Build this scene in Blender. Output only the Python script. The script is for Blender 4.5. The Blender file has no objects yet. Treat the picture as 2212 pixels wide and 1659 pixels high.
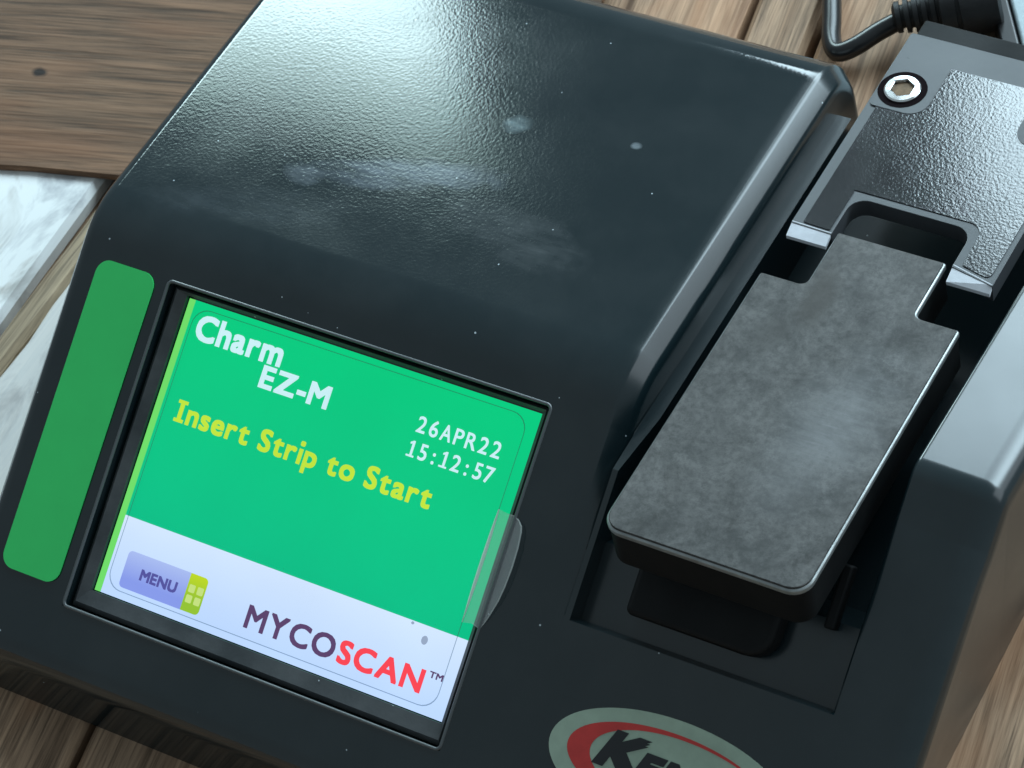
import bpy, bmesh, math, random
from mathutils import Vector, Matrix
random.seed(7)
S = bpy.context.scene
COL = S.collection
R_ = math.radians

# ------------------------------------------------------------------ camera
cd = bpy.data.cameras.new('camera')
cd.sensor_width = 36.0
cd.lens = 36.0 * 7000.0 / 2212.0
cd.clip_start = 0.01
cd.clip_end = 50
cd.dof.use_dof = True
cd.dof.focus_distance = 0.53
cd.dof.aperture_fstop = 90
cam = bpy.data.objects.new('camera', cd)
right = Vector((0.858878, 0.472805, -0.196938))
down = Vector((0.279764, -0.755151, -0.592857))
fwd = Vector((-0.429024, 0.454095, -0.780856))
mw = Matrix.Identity(4)
for i in range(3):
    mw[i][0], mw[i][1], mw[i][2] = right[i], -down[i], -fwd[i]
mw[0][3], mw[1][3], mw[2][3] = 0.25508, -0.214743, 0.462233
cam.matrix_world = mw
COL.objects.link(cam)
S.camera = cam

# ------------------------------------------------------------------ light: a dim grey surround and two tall windows behind the device, an added lamp at right
wd = bpy.data.worlds.new('World')
S.world = wd
wd.use_nodes = True
bg = wd.node_tree.nodes['Background']
bg.inputs[0].default_value = (0.74, 0.92, 1.0, 1)
bg.inputs[1].default_value = 0.30


def area_lamp(name, x0, x1, z0, z1, y, radiance, col):
    l = bpy.data.lights.new(name, 'AREA')
    l.shape = 'RECTANGLE'
    l.size, l.size_y = x1 - x0, z1 - z0
    l.energy = radiance * math.pi * (x1 - x0) * (z1 - z0)
    l.color = col
    o = bpy.data.objects.new(name, l)
    o.location = ((x0 + x1) / 2, y, (z0 + z1) / 2)
    o.rotation_euler = (R_(90), 0, R_(180))
    o.rotation_euler = Matrix(((1, 0, 0), (0, 0, 1), (0, -1, 0))).to_euler()   # local -Z looks along -Y
    COL.objects.link(o)
    return o


area_lamp('area_lamp', -1.85, -1.11, 0.65, 1.58, 1.5, 16.0, (0.70, 0.95, 1.0))
area_lamp('area_lamp', -1.85, -1.11, 1.58, 1.70, 1.5, 6.0, (0.70, 1.0, 0.97))
area_lamp('area_lamp', -0.61, 1.60, 0.65, 1.58, 1.5, 12.0, (0.68, 0.89, 1.0))
area_lamp('area_lamp', -0.61, 1.60, 1.58, 1.66, 1.5, 4.5, (0.68, 0.89, 1.0))

side_fill = area_lamp('area_lamp', -0.6, 0.6, 0.15, 1.4, 0.0, 1.5, (0.80, 0.92, 1.0))  # added lamp at right with no known source, brightens bevels and edges
side_fill.location = (1.7, 1.0, 0.78)
side_fill.rotation_euler = Matrix(((0, 0, 1), (1, 0, 0), (0, 1, 0))).to_euler()      # looks along -X

S.view_settings.view_transform = 'Standard'
S.view_settings.look = 'None'
S.view_settings.exposure = 0.0
S.view_settings.gamma = 1.0
S.view_settings.use_curve_mapping = False

# ------------------------------------------------------------------ frames
A = R_(30)
VP = Vector((0, math.cos(A), math.sin(A)))       # up the sloping front panel
NP = Vector((0, -math.sin(A), math.cos(A)))
LCD = Vector((0, 0, 0.0345))                     # centre of the display
P0 = LCD + NP * 0.002                            # panel surface above it
BT = R_(-3.5)
DT = Vector((0, math.cos(BT), math.sin(BT)))     # backwards along the top
NT = Vector((0, -math.sin(BT), math.cos(BT)))
V0 = 0.0367
CR = P0 + VP * V0                                # crease between panel and top
XA = Vector((1, 0, 0))


def panel(u, v, d=0.0):
    return P0 + XA * u + VP * v + NP * d


def top(x, y, h=0.0):
    s = (y - CR.y) / math.cos(BT)
    p = CR + DT * s + NT * h
    return Vector((x, p.y, p.z))


# ------------------------------------------------------------------ materials
class NT_:
    def __init__(self, name):
        self.m = bpy.data.materials.new(name)
        self.m.use_nodes = True
        self.n = self.m.node_tree.nodes
        self.l = self.m.node_tree.links
        self.b = self.n['Principled BSDF']
        self.tc = self.n.new('ShaderNodeTexCoord')

    def mapping(self, scale=(1, 1, 1), loc=(0, 0, 0), rot=(0, 0, 0)):
        mp = self.n.new('ShaderNodeMapping')
        mp.inputs['Scale'].default_value = scale
        mp.inputs['Location'].default_value = loc
        mp.inputs['Rotation'].default_value = rot
        self.l.new(self.tc.outputs['Object'], mp.inputs[0])
        return mp.outputs[0]

    def noise(self, scale, detail=4, rough=0.55, vec=None, dist=0.0):
        t = self.n.new('ShaderNodeTexNoise')
        t.inputs['Scale'].default_value = scale
        t.inputs['Detail'].default_value = detail
        t.inputs['Roughness'].default_value = rough
        t.inputs['Distortion'].default_value = dist
        self.l.new(vec if vec is not None else self.tc.outputs['Object'], t.inputs['Vector'])
        return t.outputs['Fac']

    def ramp(self, src, stops):
        r = self.n.new('ShaderNodeValToRGB')
        e = r.color_ramp.elements
        while len(e) < len(stops):
            e.new(0.5)
        for el, (p, c) in zip(e, stops):
            el.position = p
            el.color = (c, c, c, 1) if not isinstance(c, tuple) else (*c, 1)
        self.l.new(src, r.inputs[0])
        return r.outputs[0]

    def mix(self, fac, a, b, kind='MIX'):
        x = self.n.new('ShaderNodeMix')
        x.data_type = 'RGBA'
        x.blend_type = kind
        for sock, v in ((x.inputs[0], fac), (x.inputs[6], a), (x.inputs[7], b)):
            if hasattr(v, 'is_linked') or hasattr(v, 'links'):
                self.l.new(v, sock)
            elif isinstance(v, tuple):
                sock.default_value = (*v, 1)
            else:
                sock.default_value = v
        return x.outputs[2]

    def math(self, op, a, b=0.0, c=0.0):
        x = self.n.new('ShaderNodeMath')
        x.operation = op
        for sock, v in zip(x.inputs, (a, b, c)):
            if hasattr(v, 'links'):
                self.l.new(v, sock)
            else:
                sock.default_value = v
        return x.outputs[0]

    def bump(self, h, strength, distance):
        x = self.n.new('ShaderNodeBump')
        x.inputs['Strength'].default_value = strength
        x.inputs['Distance'].default_value = distance
        self.l.new(h, x.inputs['Height'])
        self.l.new(x.outputs[0], self.b.inputs['Normal'])

    def set(self, **k):
        names = dict(color='Base Color', rough='Roughness', metal='Metallic', spec='Specular IOR Level',
                     emit='Emission Color', estr='Emission Strength', coat='Coat Weight', crough='Coat Roughness',
                     alpha='Alpha', trans='Transmission Weight')
        for key, v in k.items():
            s = self.b.inputs[names[key]]
            if hasattr(v, 'links'):
                self.l.new(v, s)
            else:
                s.default_value = (*v, 1) if isinstance(v, tuple) else v
        return self

    def specks(self, scale, size, thresh):
        """sparse tiny round specks: voronoi cells, only some of them"""
        v = self.n.new('ShaderNodeTexVoronoi')
        v.inputs['Scale'].default_value = scale
        self.l.new(self.tc.outputs['Object'], v.inputs['Vector'])
        near = self.math('LESS_THAN', v.outputs['Distance'], size)
        sep = self.n.new('ShaderNodeSeparateColor')
        self.l.new(v.outputs['Color'], sep.inputs[0])
        keep = self.math('GREATER_THAN', sep.outputs[0], thresh)
        return self.math('MULTIPLY', near, keep)

    def spot(self, centre, size, rotz=0.0, soft=0.5, warp=0.35, wscale=140):
        """a patch mask: 1 inside an ellipse with a ragged edge (for wiped smears and stains)"""
        mp = self.n.new('ShaderNodeVectorMath')
        mp.operation = 'SUBTRACT'
        self.l.new(self.tc.outputs['Object'], mp.inputs[0])
        mp.inputs[1].default_value = centre
        ro = self.n.new('ShaderNodeVectorRotate')
        ro.rotation_type = 'Z_AXIS'
        ro.inputs['Angle'].default_value = -rotz
        self.l.new(mp.outputs[0], ro.inputs['Vector'])
        sc = self.n.new('ShaderNodeVectorMath')
        sc.operation = 'DIVIDE'
        self.l.new(ro.outputs[0], sc.inputs[0])
        sc.inputs[1].default_value = size
        ln = self.n.new('ShaderNodeVectorMath')
        ln.operation = 'LENGTH'
        self.l.new(sc.outputs[0], ln.inputs[0])
        nz = self.noise(wscale, 4, 0.6)
        w = self.math('MULTIPLY_ADD', nz, warp * 2, -warp)
        d = self.math('ADD', ln.outputs['Value'], w)
        mr = self.n.new('ShaderNodeMapRange')
        mr.inputs['From Min'].default_value = 1.0
        mr.inputs['From Max'].default_value = 1.0 - soft
        mr.inputs['To Min'].default_value = 0
        mr.inputs['To Max'].default_value = 1
        self.l.new(d, mr.inputs[0])
        return mr.outputs[0]


def black_plastic(name, base=(0.017, 0.020, 0.022), rough=0.30, bump_scale=900, bump=0.25, bump_dist=0.0001, specks=True, dust=0.012, smears=(), xmask=None, spec=0.5):
    M = NT_(name)
    col = base
    dn = M.ramp(M.noise(55, 5, 0.6), [(0.42, 0.0), (0.75, 1.0)])
    f = M.math('MULTIPLY', dn, 0.5)
    col = M.mix(f, base, tuple(c + dust for c in base))
    for centre, size, rz, amount, warp, c in smears:
        m = M.spot(centre, size, rz, 0.55, warp * 1.3, 260)
        streak = M.ramp(M.noise(60, 5, 0.65, M.mapping((1.2, 5.5, 1), rot=(0, 0, -rz))), [(0.36, 0.15), (0.62, 1.0)])
        col = M.mix(M.math('MULTIPLY', M.math('MULTIPLY', m, streak), min(1.0, amount * 1.35)), col, c)
    if specks:
        s = M.math('MAXIMUM', M.specks(190, 0.034, 0.62), M.specks(420, 0.055, 0.90))
        col = M.mix(s, col, (0.42, 0.47, 0.50))
    M.set(color=col, rough=rough)
    rr = M.ramp(M.noise(35, 4, 0.6), [(0.35, rough - 0.02), (0.7, rough + rough * 0.5)])
    h = M.noise(bump_scale, 2, 0.5)
    if xmask:
        sep = M.n.new('ShaderNodeSeparateXYZ')
        M.l.new(M.tc.outputs['Object'], sep.inputs[0])
        mr = M.n.new('ShaderNodeMapRange')
        M.l.new(sep.outputs[0], mr.inputs[0])
        mr.inputs[1].default_value, mr.inputs[2].default_value = xmask
        mr.inputs[3].default_value, mr.inputs[4].default_value = 1.0, 0.12
        h = M.math('MULTIPLY', h, mr.outputs[0])

        edge = M.n.new('ShaderNodeMapRange')
        M.l.new(sep.outputs[0], edge.inputs[0])
        edge.inputs[1].default_value, edge.inputs[2].default_value = xmask
        edge.inputs[3].default_value, edge.inputs[4].default_value = 0.0, 0.13
        rr = M.math('ADD', rr, edge.outputs[0])
    M.set(rough=rr, spec=spec)
    M.bump(h, bump, bump_dist)
    return M.m


def emission(name, col, strength=1.0, top_col=None, v0=0, v1=1, spec=True):
    M = NT_(name)
    if top_col:
        sep = M.n.new('ShaderNodeSeparateXYZ')
        M.l.new(M.tc.outputs['Object'], sep.inputs[0])
        mr = M.n.new('ShaderNodeMapRange')
        M.l.new(sep.outputs[2], mr.inputs[0])
        mr.inputs[1].default_value, mr.inputs[2].default_value = v0, v1
        e = M.mix(mr.outputs[0], col, top_col)
    else:
        e = col
    e = M.mix(1.0, e, M.ramp(M.noise(34, 3, 0.5), [(0.3, 0.955), (0.7, 1.03)]), 'MULTIPLY')      # uneven backlight
    dirt = M.specks(150, 0.045, 0.90)
    e = M.mix(M.math('MULTIPLY', dirt, 0.6), e, (0.02, 0.05, 0.04))
    M.set(color=(0.01, 0.01, 0.01), rough=0.35, emit=e, estr=strength, spec=0.12 if spec else 0.0)
    return M.m


def srgb(r, g, b):
    f = lambda c: (c / 255 / 12.92) if c / 255 <= 0.04045 else ((c / 255 + 0.055) / 1.055) ** 2.4
    return (f(r), f(g), f(b))


def simple(name, col, rough=0.5, metal=0.0, spec=0.5, nscale=None, nvar=0.15, bump=None):
    M = NT_(name)
    if nscale:
        n = M.ramp(M.noise(nscale, 5, 0.6), [(0.3, 1 - nvar), (0.7, 1 + nvar)])
        M.set(color=M.mix(1.0, col, n, 'MULTIPLY'))
    else:
        M.set(color=col)
    M.set(rough=rough, metal=metal, spec=spec)
    if bump:
        M.bump(M.noise(bump[0], 3, 0.6), bump[1], bump[2])
    return M.m


def wood(name, light, dark, grey, rough=0.55, white=0.0, gscale=1.0, stain=0.5, seedv=0.0, knots=()):
    M = NT_(name)
    oi = M.n.new('ShaderNodeObjectInfo')
    add = M.n.new('ShaderNodeVectorMath')
    add.operation = 'ADD'
    M.l.new(M.tc.outputs['Object'], add.inputs[0])
    cb = M.n.new('ShaderNodeCombineXYZ')
    M.l.new(M.math('MULTIPLY', oi.outputs['Random'], 3.7), cb.inputs[0])
    M.l.new(M.math('MULTIPLY_ADD', oi.outputs['Random'], 9.1, seedv), cb.inputs[1])
    M.l.new(cb.outputs[0], add.inputs[1])

    def mp(scale):
        m = M.n.new('ShaderNodeMapping')
        m.inputs['Scale'].default_value = scale
        M.l.new(add.outputs[0], m.inputs[0])
        return m.outputs[0]
    fine = M.noise(1.0, 7, 0.72, mp((620 * gscale, 24 * gscale, 60)), 0.35)
    mid = M.noise(1.0, 6, 0.65, mp((170 * gscale, 8 * gscale, 30)), 0.8)
    big = M.noise(1.0, 4, 0.6, mp((38, 5, 10)), 0.6)
    col = M.mix(M.ramp(mid, [(0.32, 0.0), (0.68, 1.0)]), dark, light)
    col = M.mix(M.ramp(big, [(0.40, 0.0), (0.72, stain)]), col, grey)
    fl = M.ramp(fine, [(0.36, 0.52), (0.50, 0.97), (0.64, 1.18)])
    col = M.mix(1.0, col, fl, 'MULTIPLY')
    hair = M.noise(1.0, 3, 0.5, mp((1700 * gscale, 60 * gscale, 60)), 0.3)
    col = M.mix(1.0, col, M.ramp(hair, [(0.36, 0.66), (0.50, 1.0), (0.66, 1.18)]), 'MULTIPLY')
    crack = M.ramp(M.noise(1.0, 2, 0.4, mp((230 * gscale, 6 * gscale, 20)), 0.5), [(0.275, 1.0), (0.315, 0.0)])
    col = M.mix(M.math('MULTIPLY', crack, 0.8), col, (0.022, 0.014, 0.010))
    red = M.ramp(M.noise(1.0, 3, 0.5, mp((60, 14, 10)), 0.4), [(0.52, 0.0), (0.72, 0.55)])
    col = M.mix(red, col, tuple(c * f for c, f in zip(light, (0.95, 0.72, 0.58))))
    for kc, ks in knots:
        halo = M.spot(kc, (ks[0] * 3.2, ks[1] * 4.2, 1), 0, 0.9, 0.35, 200)
        col = M.mix(M.math('MULTIPLY', halo, 0.55), col, light)
        col = M.mix(M.spot(kc, (ks[0], ks[1], 1), 0, 0.55, 0.45, 420), col, (0.016, 0.009, 0.007))
    if white > 0:
        blot = M.noise(1.0, 5, 0.6, mp((70, 34, 20)), 0.8)
        keep = M.ramp(blot, [(0.30, white * 0.35), (0.40, white)])
        pt = M.mix(M.ramp(M.noise(1.0, 5, 0.65, mp((95, 38, 30)), 0.5), [(0.53, 0.0), (0.66, 0.75)]), (0.80, 0.80, 0.79), (0.40, 0.40, 0.42))
        col = M.mix(keep, col, pt)
    M.set(color=col, rough=rough, spec=0.18)
    h = M.math('MULTIPLY_ADD', fine, 0.5, mid)
    M.bump(h, 0.45, 0.0005)
    return M.m


PL_BODY = black_plastic('body_plastic', spec=0.75, base=(0.006, 0.0145, 0.0178), dust=0.016, rough=0.075, bump_scale=1700, bump=0.16, bump_dist=0.00006, xmask=(0.0455, 0.0475),
    smears=[((-0.010, 0.0560, 0.053), (0.020, 0.0042, 0.03), R_(17), 0.70, 0.35, (0.105, 0.125, 0.150)),
            ((-0.0265, 0.0500, 0.053), (0.0045, 0.0026, 0.03), R_(0), 0.55, 0.3, (0.13, 0.15, 0.17)),
            ((0.0035, 0.0735, 0.052), (0.0032, 0.0024, 0.03), R_(20), 0.75, 0.35, (0.13, 0.17, 0.18)),
            ((0.0150, 0.0510, 0.053), (0.017, 0.0060, 0.03), R_(-10), 0.35, 0.4, (0.085, 0.095, 0.10)),
            ((0.0255, 0.0760, 0.052), (0.0011, 0.0009, 0.03), 0, 0.9, 0.3, (0.20, 0.23, 0.25)),
            ((-0.032, 0.0400, 0.055), (0.022, 0.005, 0.03), R_(15), 0.22, 0.4, (0.07, 0.085, 0.095))])
PL_DARK = black_plastic('dark_plastic', spec=0.2, base=(0.004, 0.0045, 0.005), rough=0.5, bump_scale=1400, bump=0.2, dust=0.004, specks=False)
PL_TEX = black_plastic('leather_grain_plastic', spec=1.0, base=(0.016, 0.018, 0.020), rough=0.09, bump_scale=2000, bump=0.24, bump_dist=0.00006, dust=0.012)
PL_SMOOTH = black_plastic('satin_plastic', base=(0.05, 0.054, 0.060), rough=0.34, bump_scale=1500, bump=0.05, dust=0.04, specks=False)
PL_LINE = black_plastic('edge_highlight_plastic', spec=0.8, base=(0.085, 0.095, 0.10), rough=0.26, bump=0.02, specks=False)  # grey lifted above the body colour to paint an edge highlight
BEZEL = black_plastic('dusty_bezel_plastic', base=(0.035, 0.040, 0.044), rough=0.42, bump_scale=1500, bump=0.3, dust=0.12)


# block top: dull grey, blotched, with a brown stain near the neck
def block_mat():
    M = NT_('dusty_grey_metal')
    n1 = M.ramp(M.noise(130, 9, 0.74, dist=0.5), [(0.40, 0.0), (0.58, 1.0)])
    n2 = M.ramp(M.noise(800, 7, 0.8), [(0.40, 0.28), (0.56, 1.12)])
    big = M.ramp(M.noise(28, 3, 0.5), [(0.35, 0.0), (0.65, 1.0)])
    col = M.mix(n1, (0.024, 0.023, 0.022), (0.080, 0.076, 0.073))
    col = M.mix(M.math('MULTIPLY', big, 0.6), col, (0.115, 0.109, 0.105))
    col = M.mix(0.6, col, n2, 'MULTIPLY')
    st = M.spot((0.0698, 0.0560, 0.054), (0.0036, 0.0085, 0.02), R_(6), 0.6, 0.35, 300)
    col = M.mix(M.math('MULTIPLY', st, 0.75), col, (0.024, 0.019, 0.015))
    st2 = M.spot((0.0660, 0.0480, 0.054), (0.0035, 0.0080, 0.02), R_(-18), 0.8, 0.45, 300)
    col = M.mix(M.math('MULTIPLY', st2, 0.5), col, (0.024, 0.021, 0.018))
    s = M.math('MAXIMUM', M.specks(230, 0.07, 0.90), M.specks(110, 0.05, 0.86))
    col = M.mix(s, col, (0.6, 0.63, 0.70))
    pale_patch = M.spot((0.0840, 0.0330, 0.054), (0.011, 0.022, 0.03), R_(-8), 0.9, 0.35, 160)  # paler streaked patch at the middle right of the plate
    scr = M.ramp(M.noise(1.0, 4, 0.6, M.mapping((160, 1300, 100), rot=(0, 0, 0.5))), [(0.45, 0.0), (0.62, 1.0)])
    col = M.mix(M.math('MULTIPLY', pale_patch, M.math('MULTIPLY_ADD', scr, 0.15, 0.45)), col, (0.20, 0.20, 0.205))
    for c_, r_ in (((0.0865, 0.0480, 0.054), (0.006, 0.012, 0.03)), ((0.0640, 0.0075, 0.055), (0.008, 0.005, 0.03)), ((0.0815, 0.0065, 0.055), (0.009, 0.006, 0.03)), ((0.0640, 0.0190, 0.055), (0.005, 0.005, 0.03)), ((0.0890, 0.0200, 0.055), (0.006, 0.006, 0.03))):
        b_ = M.spot(c_, r_, 0.3, 0.8, 0.45, 260)
        g_ = M.ramp(M.noise(420, 8, 0.8), [(0.42, 1.0), (0.58, 0.0)])
        col = M.mix(M.math('MULTIPLY', M.math('MULTIPLY', b_, g_), 0.75), col, (0.020, 0.020, 0.019))
    M.set(color=col, rough=M.ramp(M.noise(160, 5, 0.7), [(0.38, 0.34), (0.62, 0.56)]), spec=0.32, metal=0.0)
    M.bump(M.noise(1600, 3, 0.6), 0.12, 0.0001)
    return M.m


M_BLOCK = block_mat()
M_EDGE = simple('bare_metal_edge', (0.34, 0.36, 0.36), 0.34, 0.6, nscale=300, nvar=0.25)
M_TIP = simple('pale_highlight_edge', (0.72, 0.73, 0.78), 0.45, 0.0, nscale=260, nvar=0.12)  # near-white stands for the highlight on the lid finger ends
M_STEEL = simple('steel', (0.80, 0.80, 0.80), 0.22, 1.0, nscale=500, nvar=0.1)
M_SOCKET = simple('socket_reflection', (0.10, 0.062, 0.034), 0.5, 0.6, nscale=900, nvar=0.4)  # brown painted for the wood reflected in the steel socket
M_RING = simple('dark_gap', (0.008, 0.005, 0.006), 0.9, spec=0.05)
M_GREEN = simple('green_label_print', (0.042, 0.68, 0.160), 0.42, nscale=60, nvar=0.05)
M_STK = simple('pale_sticker_print', (0.36, 0.46, 0.36), 0.45, nscale=300, nvar=0.10)
M_RED = simple('red_print', (0.62, 0.045, 0.04), 0.5, nscale=300, nvar=0.1)
M_INK = simple('black_print', (0.016, 0.017, 0.02), 0.5)
M_CABLE = simple('cable_rubber', (0.012, 0.012, 0.013), 0.28, nscale=300, nvar=0.3)
M_PLUG = simple('plug_rubber', (0.012, 0.012, 0.013), 0.55, nscale=300, nvar=0.3, bump=(900, 0.3, 0.0002))
M_WOOD = wood('plank_wood', (0.53, 0.345, 0.225), (0.21, 0.122, 0.072), (0.31, 0.215, 0.15))
M_DARKW = wood('brown_board_wood', (0.155, 0.088, 0.055), (0.060, 0.035, 0.023), (0.115, 0.074, 0.046), gscale=0.75, seedv=2.2)
M_TANW = wood('tan_board_wood', (0.46, 0.34, 0.22), (0.26, 0.19, 0.12), (0.36, 0.29, 0.21))
M_WHITE = wood('white_painted_wood', (0.42, 0.40, 0.37), (0.30, 0.28, 0.26), (0.36, 0.35, 0.33), white=1.0)
M_WORN = wood('worn_white_wood', (0.44, 0.33, 0.22), (0.27, 0.20, 0.13), (0.40, 0.35, 0.29), white=0.72, seedv=5.0)
M_GREYB = simple('grey_blue_paint', (0.42, 0.50, 0.53), 0.6, nscale=260, nvar=0.12, bump=(500, 0.4, 0.0003))
M_UNDER = simple('dark_underlay', (0.012, 0.010, 0.009), 0.9)

E_GREEN = emission('screen_green', srgb(0, 186, 138), 1.0, srgb(0, 208, 128), 0.020, 0.050)
E_WHITE = emission('screen_white', srgb(188, 216, 255), 1.04, srgb(214, 233, 255), 0.022, 0.030)
E_LIME = emission('screen_lime', srgb(112, 222, 106))
E_TWHITE = emission('screen_text_white', srgb(205, 244, 250))
E_YELLOW = emission('screen_text_yellow', srgb(196, 232, 62))
E_PURPLE = emission('screen_text_purple', srgb(92, 66, 108))
E_RED = emission('screen_text_red', srgb(252, 70, 84))
E_BTN = emission('button_blue', srgb(136, 156, 236), 1.0, srgb(178, 198, 246), 0.0232, 0.0262)
E_BTXT = emission('button_text', srgb(84, 84, 160))
E_ICON = emission('icon_yellow_green', srgb(150, 198, 50), 1.0, srgb(196, 222, 30), 0.0235, 0.0258)
E_SQ = emission('icon_square', srgb(200, 228, 130))


def film_mat(name, tint, cover, colour, rough):
    m = bpy.data.materials.new(name)
    m.use_nodes = True
    n, l = m.node_tree.nodes, m.node_tree.links
    n.clear()
    out = n.new('ShaderNodeOutputMaterial')
    tr = n.new('ShaderNodeBsdfTransparent')
    tr.inputs[0].default_value = (*tint, 1)
    pb = n.new('ShaderNodeBsdfPrincipled')
    pb.inputs['Base Color'].default_value = (*colour, 1)
    pb.inputs['Roughness'].default_value = rough
    mx = n.new('ShaderNodeMixShader')
    tc = n.new('ShaderNodeTexCoord')
    nz = n.new('ShaderNodeTexNoise')
    nz.inputs['Scale'].default_value = 180
    l.new(tc.outputs['Object'], nz.inputs['Vector'])
    mr = n.new('ShaderNodeMapRange')
    mr.inputs[3].default_value, mr.inputs[4].default_value = cover * 0.8, cover * 1.2
    l.new(nz.outputs['Fac'], mr.inputs[0])
    l.new(mr.outputs[0], mx.inputs[0])
    l.new(tr.outputs[0], mx.inputs[1])
    l.new(pb.outputs[0], mx.inputs[2])
    l.new(mx.outputs[0], out.inputs[0])
    return m


M_FILM = film_mat('clear_film', (0.99, 0.99, 0.99), 0.005, (0.5, 0.5, 0.5), 0.3)
M_FILMEDGE = film_mat('film_edge_line', (0.55, 0.62, 0.66), 0.25, (0.25, 0.30, 0.30), 0.4)
M_TAB = film_mat('frosted_film_tab', (0.97, 0.98, 0.98), 0.15, (0.80, 0.82, 0.82), 0.45)
M_SMUDGE = film_mat('film_smudge', (0.75, 0.75, 0.8), 0.45, (0.30, 0.33, 0.42), 0.6)
M_TABEDGE = film_mat('tab_cut_edge', (1, 1, 1), 0.30, (0.75, 0.78, 0.74), 0.4)
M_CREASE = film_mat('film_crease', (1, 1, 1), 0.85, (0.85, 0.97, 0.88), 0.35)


# ------------------------------------------------------------------ mesh helpers
def obj(name, verts, faces, mat, parent=None, smooth=None):
    me = bpy.data.meshes.new(name)
    me.from_pydata([tuple(v) for v in verts], [], faces)
    bm = bmesh.new()
    bm.from_mesh(me)
    bmesh.ops.remove_doubles(bm, verts=bm.verts, dist=1e-7)
    bmesh.ops.recalc_face_normals(bm, faces=bm.faces)
    bm.to_mesh(me)
    bm.free()
    if smooth is not None:
        for p in me.polygons:
            p.use_smooth = True
        me.set_sharp_from_angle(angle=R_(smooth))
    me.materials.append(mat)
    o = bpy.data.objects.new(name, me)
    COL.objects.link(o)
    if parent:
        o.parent = parent
    return o


def thing(name, label, cat, loc=(0, 0, 0), rz=0, group=None):
    o = bpy.data.objects.new(name, None)
    o.empty_display_size = 0.02
    o.location = loc
    o.rotation_euler = (0, 0, rz)
    COL.objects.link(o)
    tag(o, label, cat, group)
    return o


def tag(o, label, cat, group=None):
    o['label'] = label
    o['category'] = cat
    if group:
        o['group'] = group
    return o


def rounded(pts, rad, n=6):
    """polygon with rounded corners; rad: one radius or one per corner"""
    out = []
    N = len(pts)
    for i, p in enumerate(pts):
        r = rad[i] if isinstance(rad, (list, tuple)) else rad
        p = Vector((p[0], p[1]))
        a = Vector(pts[i - 1][:2]) - p
        b = Vector(pts[(i + 1) % N][:2]) - p
        if r <= 0:
            out.append((p.x, p.y))
            continue
        a.normalize()
        b.normalize()
        ang = math.acos(max(-1, min(1, a.dot(b))))
        t = r / math.tan(ang / 2)
        c = p + (a + b).normalized() * (r / math.sin(ang / 2))
        s, e = p + a * t - c, p + b * t - c
        a0, a1 = math.atan2(s.y, s.x), math.atan2(e.y, e.x)
        da = (a1 - a0 + math.pi) % (2 * math.pi) - math.pi
        for k in range(n + 1):
            q = a0 + da * k / n
            out.append((c.x + r * math.cos(q), c.y + r * math.sin(q)))
    return out


def slab(name, outline, frame, h0, h1, mat, parent, bevel=0.0, seg=3, smooth=40):
    """prism between heights h0 < h1 in a frame function f(x, y, h)"""
    N = len(outline)
    vs = [frame(x, y, h0) for x, y in outline] + [frame(x, y, h1) for x, y in outline]
    fs = [list(range(N))[::-1], list(range(N, 2 * N))]
    fs += [[i, (i + 1) % N, N + (i + 1) % N, N + i] for i in range(N)]
    o = obj(name, vs, fs, mat, parent, smooth)
    if bevel:
        md = o.modifiers.new('bevel', 'BEVEL')
        md.width = bevel
        md.segments = seg
        md.limit_method = 'ANGLE'
        md.angle_limit = R_(50)
        md.harden_normals = False
    return o


def rect(x0, y0, x1, y1):
    return [(x0, y0), (x1, y0), (x1, y1), (x0, y1)]


def ellipse(cx, cy, a, b, n=64, rot=0.0):
    return [(cx + a * math.cos(t) * math.cos(rot) - b * math.sin(t) * math.sin(rot),
             cy + a * math.cos(t) * math.sin(rot) + b * math.sin(t) * math.cos(rot))
            for t in (2 * math.pi * k / n for k in range(n))]


def sheet(name, outline, frame, h, mat, parent):
    return obj(name, [frame(x, y, h) for x, y in outline], [list(range(len(outline)))], mat, parent)


def tube(name, pts, rad, mat, parent=None, n=12, smooth_path=6):
    P = [Vector(p) for p in pts]
    path, rr = [], []
    rads = rad if isinstance(rad, (list, tuple)) else [rad] * len(P)
    for i in range(len(P) - 1):
        p0, p1, p2, p3 = P[max(i - 1, 0)], P[i], P[i + 1], P[min(i + 2, len(P) - 1)]
        for k in range(smooth_path):
            t = k / smooth_path
            path.append(0.5 * ((2 * p1) + (p2 - p0) * t + (2 * p0 - 5 * p1 + 4 * p2 - p3) * t * t + (3 * p1 - p0 - 3 * p2 + p3) * t ** 3))
            rr.append(rads[i] * (1 - t) + rads[i + 1] * t)
    path.append(P[-1])
    rr.append(rads[-1])
    vs, fs = [], []
    for i, p in enumerate(path):
        d = (path[min(i + 1, len(path) - 1)] - path[max(i - 1, 0)]).normalized()
        a = d.cross(Vector((0, 0, 1)))
        a = a.normalized() if a.length > 1e-4 else Vector((1, 0, 0))
        b = a.cross(d)
        for k in range(n):
            q = 2 * math.pi * k / n
            vs.append(p + (a * math.cos(q) + b * math.sin(q)) * rr[i])
        if i:
            for k in range(n):
                fs.append([(i - 1) * n + k, (i - 1) * n + (k + 1) % n, i * n + (k + 1) % n, i * n + k])
    fs += [list(range(n)), list(range(len(vs) - n, len(vs)))]
    return obj(name, vs, fs, mat, parent, 50)


# ------------------------------------------------------------------ text: the built-in face, made bold by laying shifted copies over each other
_glyph = {}


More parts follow.
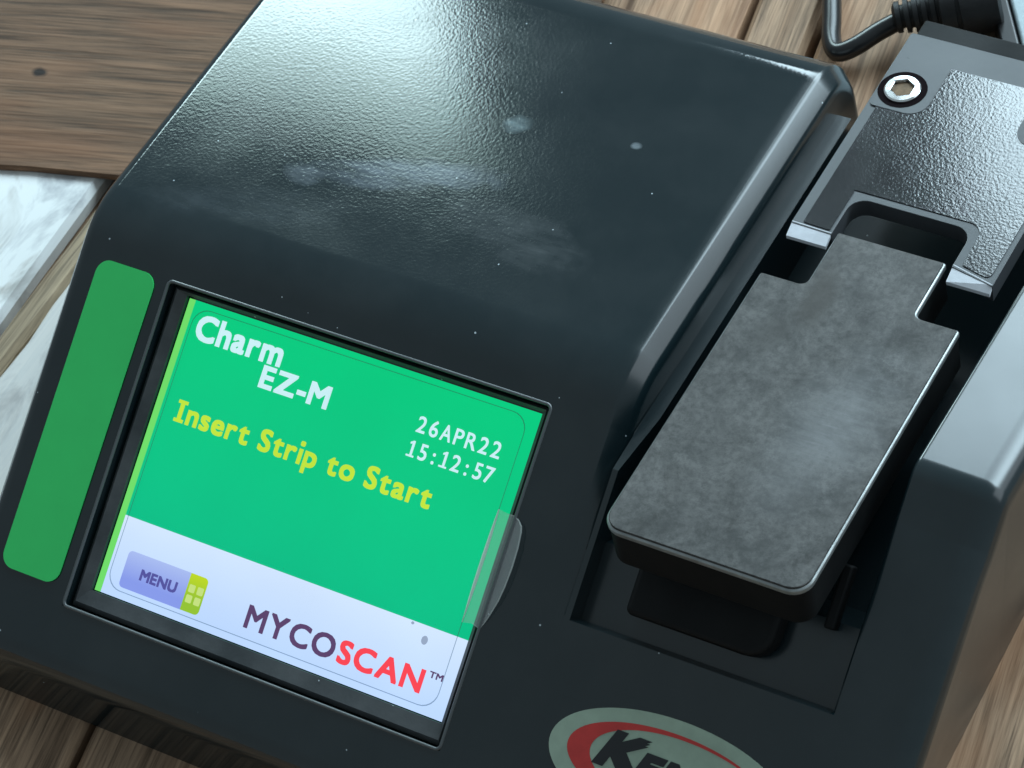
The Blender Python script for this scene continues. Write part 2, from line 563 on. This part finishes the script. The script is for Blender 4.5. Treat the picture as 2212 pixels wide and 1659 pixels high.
def glyph(ch):
    if ch not in _glyph:
        c = bpy.data.curves.new('glyph', 'FONT')
        c.body = ch
        c.resolution_u = 4
        o = bpy.data.objects.new('glyph', c)
        COL.objects.link(o)
        bpy.context.view_layer.update()
        dg = bpy.context.evaluated_depsgraph_get()
        me = bpy.data.meshes.new_from_object(o.evaluated_get(dg))
        vs = [(v.co.x, v.co.y) for v in me.vertices]
        fs = [list(p.vertices) for p in me.polygons]
        bpy.data.objects.remove(o)
        bpy.data.meshes.remove(me)
        xs = [v[0] for v in vs]
        _glyph[ch] = (vs, fs, min(xs), max(xs))
    return _glyph[ch]


_cap = None


def lettering(name, text, frame, u0, u1, base, cap, bold, h, mat, parent, cells=False, slant=0.0, gap=0.10, serif_i=False, scale_each=None):
    """fit text between u0 and u1 on a baseline; cap height cap; bold = outward growth"""
    global _cap
    if _cap is None:
        ys = [v[1] for v in glyph('E')[0]]
        _cap = max(ys) - min(ys)
    k = (cap - 2 * bold) / _cap
    items, x = [], 0.0
    for i, ch in enumerate(text):
        if ch == ' ':
            x += 0.30
            continue
        vs, fs, a, b = glyph('\u0131' if ch == 'i' else ch)
        if ch == 'i':
            w2 = (b - a) / 2 + 0.015
            cxx, top_ = (a + b) / 2, max(v[1] for v in vs) + 0.20
            m0 = len(vs)
            vs = list(vs) + [(cxx + w2 * math.cos(q * math.pi / 5), top_ + w2 * math.sin(q * math.pi / 5)) for q in range(10)]
            fs = list(fs) + [[m0 + q for q in range(10)]]
        sc = scale_each[i] if scale_each else 1.0
        items.append((ch, vs, fs, a, b, x, sc))
        w = (b - a) * sc
        if serif_i and ch in 'I':
            w += 0.20
        if ch == '1' and cells:
            w += 0
        x += w + gap
    total = x - gap
    ku = (u1 - u0 - 2 * bold) / total
    V, F = [], []
    offs = [(0, 0)] + [(bold * a_, bold * b_) for a_, b_ in ((1, 1), (1, 0), (1, -1), (0, -1), (-1, -1), (-1, 0), (-1, 1), (0, 1))] if bold > 0 else [(0, 0)]
    n = len(items)
    for idx, (ch, vs, fs, a, b, x0, sc) in enumerate(items):
        shape = [(vs, fs)]
        ext = 0.0
        if serif_i and ch == 'I':
            ext = 0.10
            ca = (a + b) / 2
            for y in (0.0, _cap - 0.06):
                shape.append(([(ca - 0.15, y), (ca + 0.15, y), (ca + 0.15, y + 0.06), (ca - 0.15, y + 0.06)], [[0, 1, 2, 3]]))
        if cells and ch == '1':
            ca = b - 0.05
            shape.append(([(ca - 0.22, 0), (ca + 0.16, 0), (ca + 0.16, 0.06), (ca - 0.22, 0.06)], [[0, 1, 2, 3]]))
            shape.append(([(ca - 0.16, _cap - 0.14), (ca, _cap - 0.08), (ca, _cap - 0.0), (ca - 0.16, _cap - 0.08)], [[0, 1, 2, 3]]))
        for vv, ff in shape:
            for j, (ox, oy) in enumerate(offs):
                bi = len(V)
                for gx, gy in vv:
                    if cells:
                        cw = (u1 - u0) / n
                        kk = min(k * 0.95, (cw * 0.86 - 2 * bold) / (b - a))
                        px = u0 + cw * (idx + 0.5) + (gx - (a + b) / 2) * kk + ox
                    else:
                        px = u0 + bold + (x0 + ext + (gx - a) * sc) * ku + ox
                    py = base + bold + gy * k * sc + oy
                    px += slant * (py - base)
                    V.append(frame(px, py, h + j * 2e-6))
                for f in ff:
                    F.append([bi + q for q in f])
    me = bpy.data.meshes.new(name)
    me.from_pydata([tuple(v) for v in V], [], F)
    me.materials.append(mat)
    o = bpy.data.objects.new(name, me)
    COL.objects.link(o)
    o.parent = parent
    return o


# ================================================================== the table
table = thing('plank_table', 'brown wooden plank table top under the black strip reader', 'table', (0, 0, -0.03))
QA = R_(9)                                            # planks lie 9 degrees off the device
ax_n = Vector((math.cos(QA), math.sin(QA), 0))
ax_d = Vector((-math.sin(QA), math.cos(QA), 0))


def board(name, q0, q1, t0, t1, z0, z1, rz, mat, parent, origin=(0, 0), label=None, bev=0.0012, wob=0.0004):
    """a plank: cross direction q, length t, its own local frame so that grain runs along local Y"""
    L, W = t1 - t0, q1 - q0
    seg = 14
    vs, fs = [], []
    prof = [(-W / 2, z0), (-W / 2, z1 - bev), (-W / 2 + bev, z1), (W / 2 - bev, z1), (W / 2, z1 - bev), (W / 2, z0)]
    for i in range(seg + 1):
        y = -L / 2 + L * i / seg
        wl, wr = random.uniform(-wob, wob), random.uniform(-wob, wob)
        for x, z in prof:
            vs.append((x + (wl if x < 0 else wr), y, z))
        if i:
            a, b = (i - 1) * 6, i * 6
            for k in range(6):
                fs.append([a + k, a + (k + 1) % 6, b + (k + 1) % 6, b + k])
    fs += [list(range(6)), list(range(seg * 6, seg * 6 + 6))]
    o = obj(name, vs, fs, mat, parent, 25)
    n = Vector((math.cos(rz), math.sin(rz)))
    d = Vector((-math.sin(rz), math.cos(rz)))
    c = Vector(origin) + n * (q0 + q1) / 2 + d * (t0 + t1) / 2
    pz = parent.location.z if parent else 0
    o.location = (c.x - (parent.location.x if parent else 0), c.y - (parent.location.y if parent else 0), -pz)
    o.rotation_euler = (0, 0, rz)
    if label:
        o['label'] = label
    return o


qs = [-0.235, -0.170, -0.1046, -0.0396, 0.0254, 0.0403, 0.105, 0.170, 0.235]
for a, b in zip(qs[:-1], qs[1:]):
    board('plank', a + 0.0009, b - 0.0009, -0.30, 0.42, -0.018, 0.0, QA, M_WOOD, table)
und = slab('underframe', rect(-0.26, -0.30, 0.26, 0.42), lambda x, y, h: Vector((x, y, h + 0.03)), -0.030, -0.0188, M_UNDER, table)

# painted boards lying on the table, left of the device
pb = board('white_board', -0.200, -0.0994, -0.10, 0.12, 0.0004, 0.004, 0, M_WHITE, None)
tag(pb, 'white painted board with grey blotches at the far left of the reader', 'board', 'painted boards on the table')
pb = board('tan_strip', -0.0988, -0.0928, -0.10, 0.115, 0.0004, 0.0036, R_(-1.5), M_TANW, None)
tag(pb, 'narrow bare tan wooden strip between the white board and the worn board', 'board', 'painted boards on the table')
pb = board('worn_board', -0.0921, -0.0640, -0.020, 0.11, 0.0004, 0.004, R_(-1.0), M_WORN, None)
tag(pb, 'worn whitewashed board beside the left edge of the reader', 'board', 'painted boards on the table')

# the brown board behind them
br = board('brown_board', 0.0, 0.110, -0.10, 0.11, 0.0042, 0.0054, R_(-90 + 13.5), M_DARKW, None, origin=(0, 0), bev=0.0004)
# grain runs 76 degrees clockwise from the device axis; near edge passes through two measured points
gd = Vector((math.sin(R_(76.4)), math.cos(R_(76.4))))
gn = Vector((-gd.y, gd.x))
e0 = Vector((-0.1140, 0.0635))
c0 = e0 + gn * 0.055 + gd * 0.0
br.location = (c0.x, c0.y, 0)
br.rotation_euler = (0, 0, math.atan2(-gd.x, gd.y))
tag(br, 'dark brown weathered wooden board with a knot behind the white board', 'board')
kp = Vector((-0.1268, 0.0862)) - c0
br.data.materials.clear()
br.data.materials.append(wood('brown_board_wood', (0.225, 0.120, 0.069), (0.110, 0.060, 0.035), (0.160, 0.096, 0.058), gscale=1.0, seedv=2.2,
                              knots=[((-kp.dot(gn), kp.dot(gd), 0.0), (0.0015, 0.0021))]))

# grey board at the far right
gd2 = Vector((9.5, -14.0)).normalized()
gl = thing('grey_board', 'grey blue painted board with a black edge behind the right end of the reader', 'board', (0.0505, 0.1660, 0.0), math.atan2(gd2.y, gd2.x))
ident = lambda x, y, h: Vector((x, y, h))
slab('panel', rect(-0.06, 0.0004, 0.034, 0.090), ident, 0.0004, 0.006, M_GREYB, gl, 0.0006)
slab('edge_band', rect(-0.06, -0.0034, 0.034, 0.0), ident, 0.0004, 0.0064, M_CABLE, gl, 0.0005)

# ================================================================== power cable behind the device
cb = thing('power_cable', 'black power cable with a ribbed strain relief and plug lying behind the reader', 'cable', (0.03, 0.15, 0.0))
off = Vector((0.03, 0.15, 0))


def cz(x, y, z):
    return Vector((x / 1000, y / 1000, z / 1000)) - off


tube('cord', [cz(6.0, 178, 2.6), cz(14.0, 164, 2.6), cz(19.2, 153.2, 2.6), cz(21.8, 147.6, 2.6), cz(24.5, 144.6, 3.0), cz(27.5, 146.2, 3.8), cz(30.6, 150.6, 4.6), cz(33.6, 154.2, 5.2)], 0.0019, M_CABLE, cb, 14)
pa, pb_ = Vector((0.0325, 0.1535, 0.0060)) - off, Vector((0.0500, 0.1640, 0.0072)) - off
ax = (pb_ - pa)


def lathe(name, prof, mat, n=20):
    d = ax.normalized()
    a = d.cross(Vector((0, 0, 1))).normalized()
    b = a.cross(d)
    vs, fs = [], []
    for i, (t, r) in enumerate(prof):
        for k in range(n):
            q = 2 * math.pi * k / n
            vs.append(pa + d * t + (a * math.cos(q) + b * math.sin(q)) * r)
        if i:
            for k in range(n):
                fs.append([(i - 1) * n + k, (i - 1) * n + (k + 1) % n, i * n + (k + 1) % n, i * n + k])
    fs += [list(range(n)), list(range(len(vs) - n, len(vs)))]
    return obj(name, vs, fs, mat, cb, 40)


pr = [(0, 0.0021), (0.0006, 0.0031)]
t = 0.0006
r = 0.0031
for i in range(5):
    pr += [(t + 0.0009, r), (t + 0.0010, r - 0.0008), (t + 0.0016, r - 0.0008), (t + 0.0017, r + 0.0003)]
    t += 0.0017
    r += 0.0003
lathe('strain_relief', pr, M_PLUG)
lathe('plug', [(0.0090, 0.0050), (0.0093, 0.0062), (0.012, 0.0064), (0.0121, 0.0060), (0.0128, 0.0060), (0.0129, 0.0065), (0.020, 0.0063), (0.0206, 0.0055)], M_PLUG)

# ================================================================== the device
dev = thing('strip_reader', 'black plastic test strip reader with a glowing green screen and an open strip heater', 'test reader')

XL, XH, XR = -0.0592, 0.0505, 0.1132
# profile pieces in the (y, z) plane
RL = 0.006
FW = -0.0375                                            # front wall
vfl = (FW - P0.y) / VP.y
zfl = P0.z + vfl * VP.z
TL = RL * math.tan(R_(30))
n_l = 6


def lip_pts(scale=1.0):
    cy, cz_ = FW + RL, zfl - TL
    out = []
    for i in range(n_l + 1):
        a = R_(180 - 60 * i / n_l)
        out.append((cy + RL * math.cos(a), cz_ + RL * math.sin(a)))
    return out


def pv(v, d=0.0):
    p = panel(0, v, -d)
    return (p.y, p.z)


def crease(Rc, tilt):
    """fillet between panel (30 deg) and the top (tilt), n points"""
    bend = A - tilt
    T = Rc * math.tan(bend / 2)
    s = P0 + VP * (V0 - T)
    c = s - NP * Rc
    out = []
    for i in range(9):
        a = A + math.pi / 2 - bend * i / 8
        out.append((c.y + Rc * math.cos(a), c.z + Rc * math.sin(a)))
    return out


def rear(yb, Rr, tilt, zb=0.0):
    """top runs to a rear wall at y = yb with a fillet Rr, then down to zb"""
    bend = math.pi / 2 + tilt
    zc = CR.z + (yb - CR.y) * math.tan(tilt)
    T = Rr * math.tan(bend / 2)
    d = Vector((math.cos(tilt), math.sin(tilt)))
    s = Vector((yb, zc)) - d * T
    c = s - Vector((-d.y, d.x)) * Rr
    out = []
    for i in range(9):
        a = tilt + math.pi / 2 - bend * i / 8
        out.append((c.x + Rr * math.cos(a), c.y + Rr * math.sin(a)))
    out.append((yb, zb))
    return out


PV = [-0.0360, -0.0306, -0.0304, -0.0302, -0.0036, -0.0031, 0.0080, 0.0130, 0.0180, 0.0225, 0.0275, 0.0277, 0.0281]


def prof_hump(dep=0.0):
    p = [(FW, 0.0)] + lip_pts()
    for v in PV:
        d = 0.0
        if dep:
            if v in (-0.0304, 0.0277):
                d = min(dep, 0.0006)
            elif -0.0303 < v < 0.0276:
                d = dep
        p.append(pv(v, d))
    p += crease(0.018, BT)
    p += rear(0.1105, 0.0110, BT)
    return p


def prof_ledge():
    p = [(FW, 0.0)] + lip_pts()
    for v in PV[:6]:
        p.append(pv(v))
    hv = 0.0215
    p += [pv(0.008), pv(0.013), pv(0.018), pv(hv)]
    y0, z0 = pv(hv + 0.0008)
    q = top(0, 0.030, -0.008)
    y1 = 0.0985
    for i in range(12):
        y = q.y + (y1 - q.y) * i / 11
        p.append((y, top(0, y, -0.008).z))
    e = top(0, 0.1185, -0.008)
    for i in range(9):
        p.append((0.0990 + 0.0002 * i, top(0, 0.0990 + 0.0002 * i, -0.008).z))
    p.append((0.1010, 0.0))
    return p


def prof_pocket(front):
    p = [(FW, 0.0)] + lip_pts()
    for v in PV[:4]:
        p.append(pv(v))
    if front:
        p += [pv(-0.0036), pv(-0.0031, 0.0040), pv(0.004, 0.0040), pv(0.007, 0.0040), pv(0.010, 0.0040)]
    y0, z0 = pv(0.0125, 0.012)
    for i in range(13):
        p.append((y0 + 0.003 * i, z0))
    for i in range(9):
        p.append((y0 + 0.042 + 0.006 * i, z0))
    p.append((0.1195, 0.0))
    return p


TR_ = R_(-6.5)


def prof_rim():
    p = [(FW, 0.0)] + lip_pts()
    for v in PV:
        p.append(pv(v))
    p += crease(0.006, TR_)
    p += rear(0.1195, 0.004, TR_)
    return p


def inset(p, o):
    """move the open profile inwards by o; its feet stay on z = 0"""
    out = []
    for i, (y, z) in enumerate(p):
        a = Vector(p[max(i - 1, 0)])
        b = Vector(p[min(i + 1, len(p) - 1)])
        k = 2
        while (b - a).length < 1e-5:
            a = Vector(p[max(i - k, 0)])
            b = Vector(p[min(i + k, len(p) - 1)])
            k += 1
        d = (b - a).normalized()
        nrm = Vector((d.y, -d.x))
        q = Vector((y, z)) + nrm * o
        if i in (0, len(p) - 1):
            q.y = 0.0
        out.append((q.x, q.y))
    return out


st = []
rs = 0.0028
for k in range(6):
    a = R_(90 * k / 5)
    st.append((XL + rs * (1 - math.sin(a)) if False else XL + rs * (1 - math.cos(a)), inset(prof_hump(), rs * (1 - math.sin(a)))))
D_ = 0.0026
st += [(-0.0390, prof_hump()), (-0.0386, prof_hump(0.0006)), (-0.0383, prof_hump(D_)), (0.0367, prof_hump(D_)), (0.0369, prof_hump(0.0006)), (0.0372, prof_hump())]
rh = 0.0042
for dx, di in ((-0.0034, 0.0), (-0.0030, 0.00012), (-0.0026, 0.00040), (-0.0007, 0.0023), (-0.00034, 0.0028), (-0.0001, 0.0034), (0.0, 0.0042)):
    pf = prof_hump()
    ins = inset(pf, di)
    # only the raised part above the ledge is rounded; the sloping panel below stays flush
    j = 1 + (n_l + 1) + 6
    wgt = [0.12, 0.35, 0.65, 0.9]
    blend = []
    for i in range(len(pf)):
        w = 0.0 if i < j else (wgt[i - j] if i - j < 4 else 1.0)
        blend.append((pf[i][0] * (1 - w) + ins[i][0] * w, pf[i][1] * (1 - w) + ins[i][1] * w))
    st.append((XH + dx, blend))
nf = 1 + (n_l + 1) + 6                                   # points below the ledge: the pocket is a little wider there
xl = lambda lo, hi: [lo if i < nf + 4 else hi for i in range(1 + (n_l + 1) + len(PV) + 19)]
st += [(0.0507, prof_ledge()), (xl(0.0517, 0.0532), prof_ledge()), (xl(0.0519, 0.0534), prof_pocket(True)), (0.0978, prof_pocket(True))]
rr = 0.0010
for k in range(4):
    a = R_(90 * k / 3)
    pf, ins = prof_rim(), inset(prof_rim(), rr * (1 - math.sin(a)))
    st.append((0.0980 + rr * (1 - math.cos(a)), [pf[i] if i < nf - 1 else ins[i] for i in range(len(pf))]))
rq = 0.0045
for k in range(8):
    a = R_(90 * k / 7)
    st.append((XR - rq + rq * math.sin(a), inset(prof_rim(), rq * (1 - math.cos(a)))))
K = len(st[0][1])
assert all(len(p) == K for _, p in st), [len(p) for _, p in st]
verts, faces = [], []
for i, (x, p) in enumerate(st):
    for q, (y, z) in enumerate(p):
        if not isinstance(x, list) and x > 0.0979 and q >= nf + 4:
            z = max(0.0, z - (x - 0.098) * 0.045) if z > 0.001 else z
        verts.append((x[q] if isinstance(x, list) else x, y, z))
    if i:
        for k in range(K - 1):
            faces.append([(i - 1) * K + k, i * K + k, i * K + k + 1, (i - 1) * K + k + 1])
# left end wall straight down, right wall leaning in to its foot
for base, xf in ((0, XL - 0.0006), ((len(st) - 1) * K, 0.1072)):
    f0 = len(verts)
    for k in range(K):
        verts.append((xf, verts[base + k][1], 0.0))
    for k in range(K - 1):
        faces.append([base + k, base + k + 1, f0 + k + 1, f0 + k])
body = obj('body', verts, faces, PL_BODY, dev, 28)
wn = body.modifiers.new('weighted', 'WEIGHTED_NORMAL')       # large flat faces keep their own normal, fillets shade between them
wn.mode = 'FACE_AREA'
wn.weight = 100
wn.keep_sharp = True

# green strip at the left of the screen
slab('green_label', rounded(rect(-0.0535, -0.0278, -0.0413, 0.0282), 0.0026, 7), panel, 0.0001, 0.0003, M_GREEN, dev)

# bezel ring inside the recess
oo = rect(-0.0381, -0.0300, 0.0365, 0.0275)
ii = rect(-0.0354, -0.0265, 0.0353, 0.0266)
mm = rect(-0.0372, -0.0291, 0.0361, 0.0271)
vs = [panel(u, v, -0.0016) for u, v in oo] + [panel(u, v, -0.0007) for u, v in mm] + [panel(u, v, -0.0014) for u, v in ii] + [panel(u, v, -0.0022) for u, v in ii]
fs = []
for a in range(3):
    for k in range(4):
        fs.append([a * 4 + k, a * 4 + (k + 1) % 4, a * 4 + 4 + (k + 1) % 4, a * 4 + 4 + k])
bz = obj('bezel', vs, fs, BEZEL, dev)

sq = [(-0.0389, -0.0305), (0.0371, -0.0305), (0.0371, 0.0281), (-0.0389, 0.0281)]
sr = rounded(sq, 0.0009, 5)
vs, fs = [], []
for k in range(len(sr)):
    a, b = Vector(sr[k - 1]), Vector(sr[(k + 1) % len(sr)])
    d = (b - a).normalized()
    nx, ny = d.y, -d.x
    for j in range(10):
        q = 2 * math.pi * j / 10
        vs.append(panel(sr[k][0] + nx * math.cos(q) * 0.00030, sr[k][1] + ny * math.cos(q) * 0.00030, -0.00006 + math.sin(q) * 0.00030))
    for j in range(10):
        a0, b0 = k * 10, ((k + 1) % len(sr)) * 10
        fs.append([a0 + j, a0 + (j + 1) % 10, b0 + (j + 1) % 10, b0 + j])
obj('edge_highlight_ring', vs, fs, PL_LINE, dev, 60)  # added ring around the opening; its paler grey stands for the edge highlight

# the display: flat glowing fields with print on them
LZ = -0.0020
scr = slab('screen', rect(-0.03505, -0.0263, 0.03505, 0.0263), panel, LZ - 0.0005, LZ, E_GREEN, dev)
e = 0.00002
sheet('toolbar', rect(-0.0338, -0.0263, 0.03505, -0.0124), panel, LZ + e, E_WHITE, scr)
sheet('side_stripe', rect(-0.03505, -0.0263, -0.0338, 0.0263), panel, LZ + e * 1.5, E_LIME, scr)
mmf = lambda x, y, h: panel(x / 1000, y / 1000, h)
T = lambda *a, **k: lettering('lettering', *a, **k)
T('Charm', mmf, -32.0, -14.1, 19.85, 4.55, 0.20, LZ + 3 * e, E_TWHITE, scr, gap=0.13)
T('EZ-M', mmf, -17.0, -3.1, 15.6, 3.95, 0.19, LZ + 3.2 * e, E_TWHITE, scr, gap=0.13)
T('Insert Strip to Start', mmf, -30.7, 20.8, 5.5, 3.85, 0.15, LZ + 3 * e, E_YELLOW, scr, gap=0.13, serif_i=True)
T('26APR22', mmf, 13.7, 30.4, 17.0, 2.75, 0.05, LZ + 3 * e, E_TWHITE, scr, cells=True)
T('15:12:57', mmf, 13.5, 30.4, 12.75, 2.75, 0.05, LZ + 3 * e, E_TWHITE, scr, cells=True)
T('MYCO', mmf, -5.3, 12.5, -23.3, 4.0, 0.13, LZ + 3 * e, E_PURPLE, scr, gap=0.14)
T('SCAN', mmf, 13.2, 29.6, -23.3, 4.0, 0.17, LZ + 3 * e, E_RED, scr, gap=0.14)
T('TM', mmf, 30.3, 32.9, -20.2, 1.1, 0.05, LZ + 3 * e, E_PURPLE, scr)
mb = slab('menu_button', rounded(rect(-0.0308, -0.0243, -0.0177, -0.0178), [0.0008, 0, 0, 0.0008], 4), panel, LZ + 2 * e, LZ + 3 * e, E_BTN, scr)
T('MENU', mmf, -27.3, -19.7, -22.1, 1.95, 0.11, LZ + 4 * e, E_BTXT, scr, gap=0.14)
slab('button_icon', rounded(rect(-0.01788, -0.0243, -0.0142, -0.0178), [0, 0.0008, 0.0008, 0], 4), panel, LZ + 2 * e, LZ + 3.3 * e, E_ICON, scr)
for a in (-0.00085, 0.00085):
    for b in (-0.0009, 0.0009):
        sheet('icon_square', rounded(rect(-0.0160 + a - 0.00062, -0.0212 + b - 0.00068, -0.0160 + a + 0.00062, -0.0212 + b + 0.00068), 0.0002, 2), panel, LZ + 4 * e, E_SQ, scr)

# protective film with its pull tab
fo = rounded(rect(-0.0332, -0.0251, 0.0331, 0.0253), 0.0030, 6)
fz = LZ + 0.00014
film = sheet('screen_film', fo, panel, fz, M_FILM, dev)
N = len(fo)
ring = [panel(u, v, fz + 0.00002) for u, v in fo] + [panel(u * 0.9955, v * 0.994, fz + 0.00002) for u, v in fo]
obj('film_edge', ring, [[k, (k + 1) % N, N + (k + 1) % N, N + k] for k in range(N)], M_FILMEDGE, film)
tab_o = [(0.0331, 0.0094), (0.0352, 0.0092), (0.0366, 0.0093), (0.0380, 0.0089), (0.0390, 0.0081), (0.0394, 0.0072), (0.0398, 0.0045), (0.0399, 0.0012),
         (0.0397, -0.0020), (0.0393, -0.0045), (0.0386, -0.0068), (0.0379, -0.0086), (0.0372, -0.0099), (0.0352, -0.0095), (0.0331, -0.0099)]
lift = lambda u: fz + 0.00004 + max(0.0, u - 0.0331) * 0.42
NTb = len(tab_o)
obj('pull_tab', [panel(u, v, lift(u) + 0.00012) for u, v in tab_o] + [panel(u, v, lift(u)) for u, v in tab_o],
    [list(range(NTb)), list(range(NTb, 2 * NTb))[::-1]] + [[k, (k + 1) % NTb, NTb + (k + 1) % NTb, NTb + k] for k in range(NTb)], M_TAB, film)
outer = tab_o[1:-1]
vs = [panel(u, v, lift(u) + 0.00014) for u, v in outer] + [panel(0.0372 + (u - 0.0372) * 0.93 - 0.00005, v * 0.985, lift(u) + 0.00015) for u, v in outer]
obj('tab_edge', vs, [[k, k + 1, len(outer) + k + 1, len(outer) + k] for k in range(len(outer) - 1)], M_TABEDGE, film)
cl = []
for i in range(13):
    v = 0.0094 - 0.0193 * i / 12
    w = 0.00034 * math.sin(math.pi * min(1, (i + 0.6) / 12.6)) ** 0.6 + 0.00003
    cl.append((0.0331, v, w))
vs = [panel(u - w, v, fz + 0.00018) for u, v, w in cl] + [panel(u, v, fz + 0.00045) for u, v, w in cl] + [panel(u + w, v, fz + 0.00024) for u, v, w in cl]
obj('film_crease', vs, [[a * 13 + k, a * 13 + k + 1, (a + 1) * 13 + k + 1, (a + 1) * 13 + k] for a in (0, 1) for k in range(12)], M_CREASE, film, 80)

sheet('smudge', ellipse(0.0276, -0.0148, 0.0006, 0.00075, 20), panel, fz + 0.00003, M_SMUDGE, film)
sheet('smudge', ellipse(0.0246, -0.0128, 0.0003, 0.00025, 14), panel, fz + 0.00003, M_SMUDGE, film)

# oval company sticker at the front right
sk = slab('oval_sticker', ellipse(0.0760, -0.0218, 0.0212, 0.0093, 96), panel, 0.0001, 0.00022, M_STK, dev)
vs, fs = [], []
n = 80
for k in range(n + 1):
    t = 2 * math.pi * k / n
    a = (0.0760 + 0.0180 * math.cos(t), -0.0216 + 0.0069 * math.sin(t))
    b = (0.0773 + 0.0153 * math.cos(t + 0.02), -0.0214 + 0.00610 * math.sin(t))
    b = (b[0] + (0.0013 if math.cos(t) > 0 else 0.0013 * 0) * math.cos(t), b[1])
    vs += [panel(a[0], a[1], 0.00026), panel(b[0], b[1], 0.00026)]
    if k:
        fs.append([2 * k - 2, 2 * k, 2 * k + 1, 2 * k - 1])
obj('swoosh', vs, fs, M_RED, sk)
T('K', mmf, 62.9, 69.9, -23.5, 6.3, 0.50, 0.00030, M_INK, sk, slant=0.42)
T('EMIN', mmf, 69.8, 87.5, -23.5, 4.5, 0.42, 0.00030, M_INK, sk, slant=0.38, gap=0.16)

# ------------------------------------------------------------------ heater block in the channel
tmm = lambda x, y, h: top(x / 1000, y / 1000, h / 1000)
blk = rounded([(58.1, 2.2), (93.5, 2.2), (93.5, 58.2), (85.6, 58.2), (85.6, 70.5), (66.2, 70.5), (66.2, 58.2), (58.1, 58.2)],
              [3.4, 3.4, 0.5, 1.3, 0.5, 0.5, 1.3, 0.5], 7)


def shrink(poly, d):
    N = len(poly)
    out = []
    for i in range(N):
        a, p, b = Vector(poly[i - 1]), Vector(poly[i]), Vector(poly[(i + 1) % N])
        d1, d2 = (p - a).normalized(), (b - p).normalized()
        n1, n2 = Vector((-d1.y, d1.x)), Vector((-d2.y, d2.x))
        m = (n1 + n2)
        m = m.normalized() / max(0.35, math.cos(m.angle(n1))) if m.length > 1e-6 else n1
        out.append((p.x + m.x * d, p.y + m.y * d))
    return out


hb = slab('heater_plate', shrink(blk, 0.35), tmm, -0.9, 0.0, M_BLOCK, dev, 0.00025, 2)
slab('plate_edge', blk, tmm, -1.6, -0.35, M_EDGE, hb, 0.0003, 2)
slab('heater_body', shrink(blk, 0.25), tmm, -9.0, -1.62, PL_DARK, dev, 0.0012, 3)
slab('heater_support', rounded(rect(61.5, 9.5, 83.5, 66.0), 1.5, 4), tmm, -22.0, -9.02, PL_DARK, dev, 0.0008, 2)

slab('latch', rounded(rect(0.0603, 0.0004, 0.0856, 0.0150), [0.0012, 0.0042, 0.001, 0.001], 6), panel, -0.0041, 0.0005, PL_DARK, dev, 0.0012, 3)
slab('guide_rail', rounded(rect(0.0918, 0.0085, 0.0936, 0.0190), 0.0004, 3), panel, -0.0041, -0.0016, PL_DARK, dev, 0.0004, 2)

# ------------------------------------------------------------------ hinged lid plate behind it
lid_o = [(58.1, 69.5), (65.5, 69.3), (65.5, 78.2), (86.8, 78.2), (86.8, 69.8), (94.6, 68.2), (94.6, 116.5), (58.1, 116.5)]
lo = rounded(lid_o, [0.1, 0.1, 3.0, 3.0, 0.1, 0.1, 0.5, 0.5], 7)
lid = slab('lid_plate', lo, tmm, -3.6, 0.0, PL_SMOOTH, dev, 0.0009, 4)
slab('hinge_roll', rounded(rect(58.3, 116.3, 94.4, 121.5), 0.5, 3), tmm, -5.5, -1.3, PL_DARK, lid, 0.0018, 4)
tx = [(60.0, 70.2), (64.9, 70.0), (65.0, 79.0), (64.9, 79.6), (88.2, 79.6), (88.3, 70.6), (93.6, 69.4), (94.0, 110.55), (60.0, 110.55)]
txr = rounded(tx, [0.3, 0.3, 0.0, 0.0, 2.6, 0.5, 1.0, 0.3, 0.3], 6)
slab('textured_pad', txr, tmm, 0.012, 0.16, PL_TEX, lid)
for sx, s in ((0, 1), (152.8, -1)):
    lob = rounded([(sx + s * 58.6, 98.3), (sx + s * 68.3, 98.3), (sx + s * 68.3, 110.6), (sx + s * 58.6, 110.6)][::s], [0.8, 3.4, 0.4, 2.8] if s == 1 else [2.8, 0.4, 3.4, 0.8], 7)
    sp = slab('screw_pad', lob, tmm, 0.17, 0.26, PL_SMOOTH, lid)
    cx, cy = sx + s * 62.6, 103.2
    sheet('screw_hole', ellipse(cx, cy, 4.25, 4.25, 40), tmm, 0.29, M_RING, lid)
    # socket screw: domed ring with a hexagonal socket
    prof = [(3.20, 0.30), (3.15, 0.55), (2.9, 0.78), (1.95, 0.84), (1.8, 0.76), (1.7, 0.32)]
    vs, fs = [], []
    for i, (r_, h_) in enumerate(prof):
        for k in range(48):
            q = 2 * math.pi * k / 48
            rk = r_
            if i >= 3:
                rk = r_ / math.cos((q + math.pi / 6) % (math.pi / 3) - math.pi / 6)
            vs.append(tmm(cx + rk * math.cos(q), cy + rk * math.sin(q), h_))
        if i:
            for k in range(48):
                fs.append([(i - 1) * 48 + k, (i - 1) * 48 + (k + 1) % 48, i * 48 + (k + 1) % 48, i * 48 + k])
    sc_ = obj('screw', vs, fs, M_STEEL, lid, 30)
    sheet('hex_socket', [(cx + 2.0 * math.cos(q), cy + 2.0 * math.sin(q)) for q in (R_(60 * k) for k in range(6))], tmm, 0.34, M_SOCKET, lid)
# front ends of the two lid fingers; their bright highlight is painted near-white
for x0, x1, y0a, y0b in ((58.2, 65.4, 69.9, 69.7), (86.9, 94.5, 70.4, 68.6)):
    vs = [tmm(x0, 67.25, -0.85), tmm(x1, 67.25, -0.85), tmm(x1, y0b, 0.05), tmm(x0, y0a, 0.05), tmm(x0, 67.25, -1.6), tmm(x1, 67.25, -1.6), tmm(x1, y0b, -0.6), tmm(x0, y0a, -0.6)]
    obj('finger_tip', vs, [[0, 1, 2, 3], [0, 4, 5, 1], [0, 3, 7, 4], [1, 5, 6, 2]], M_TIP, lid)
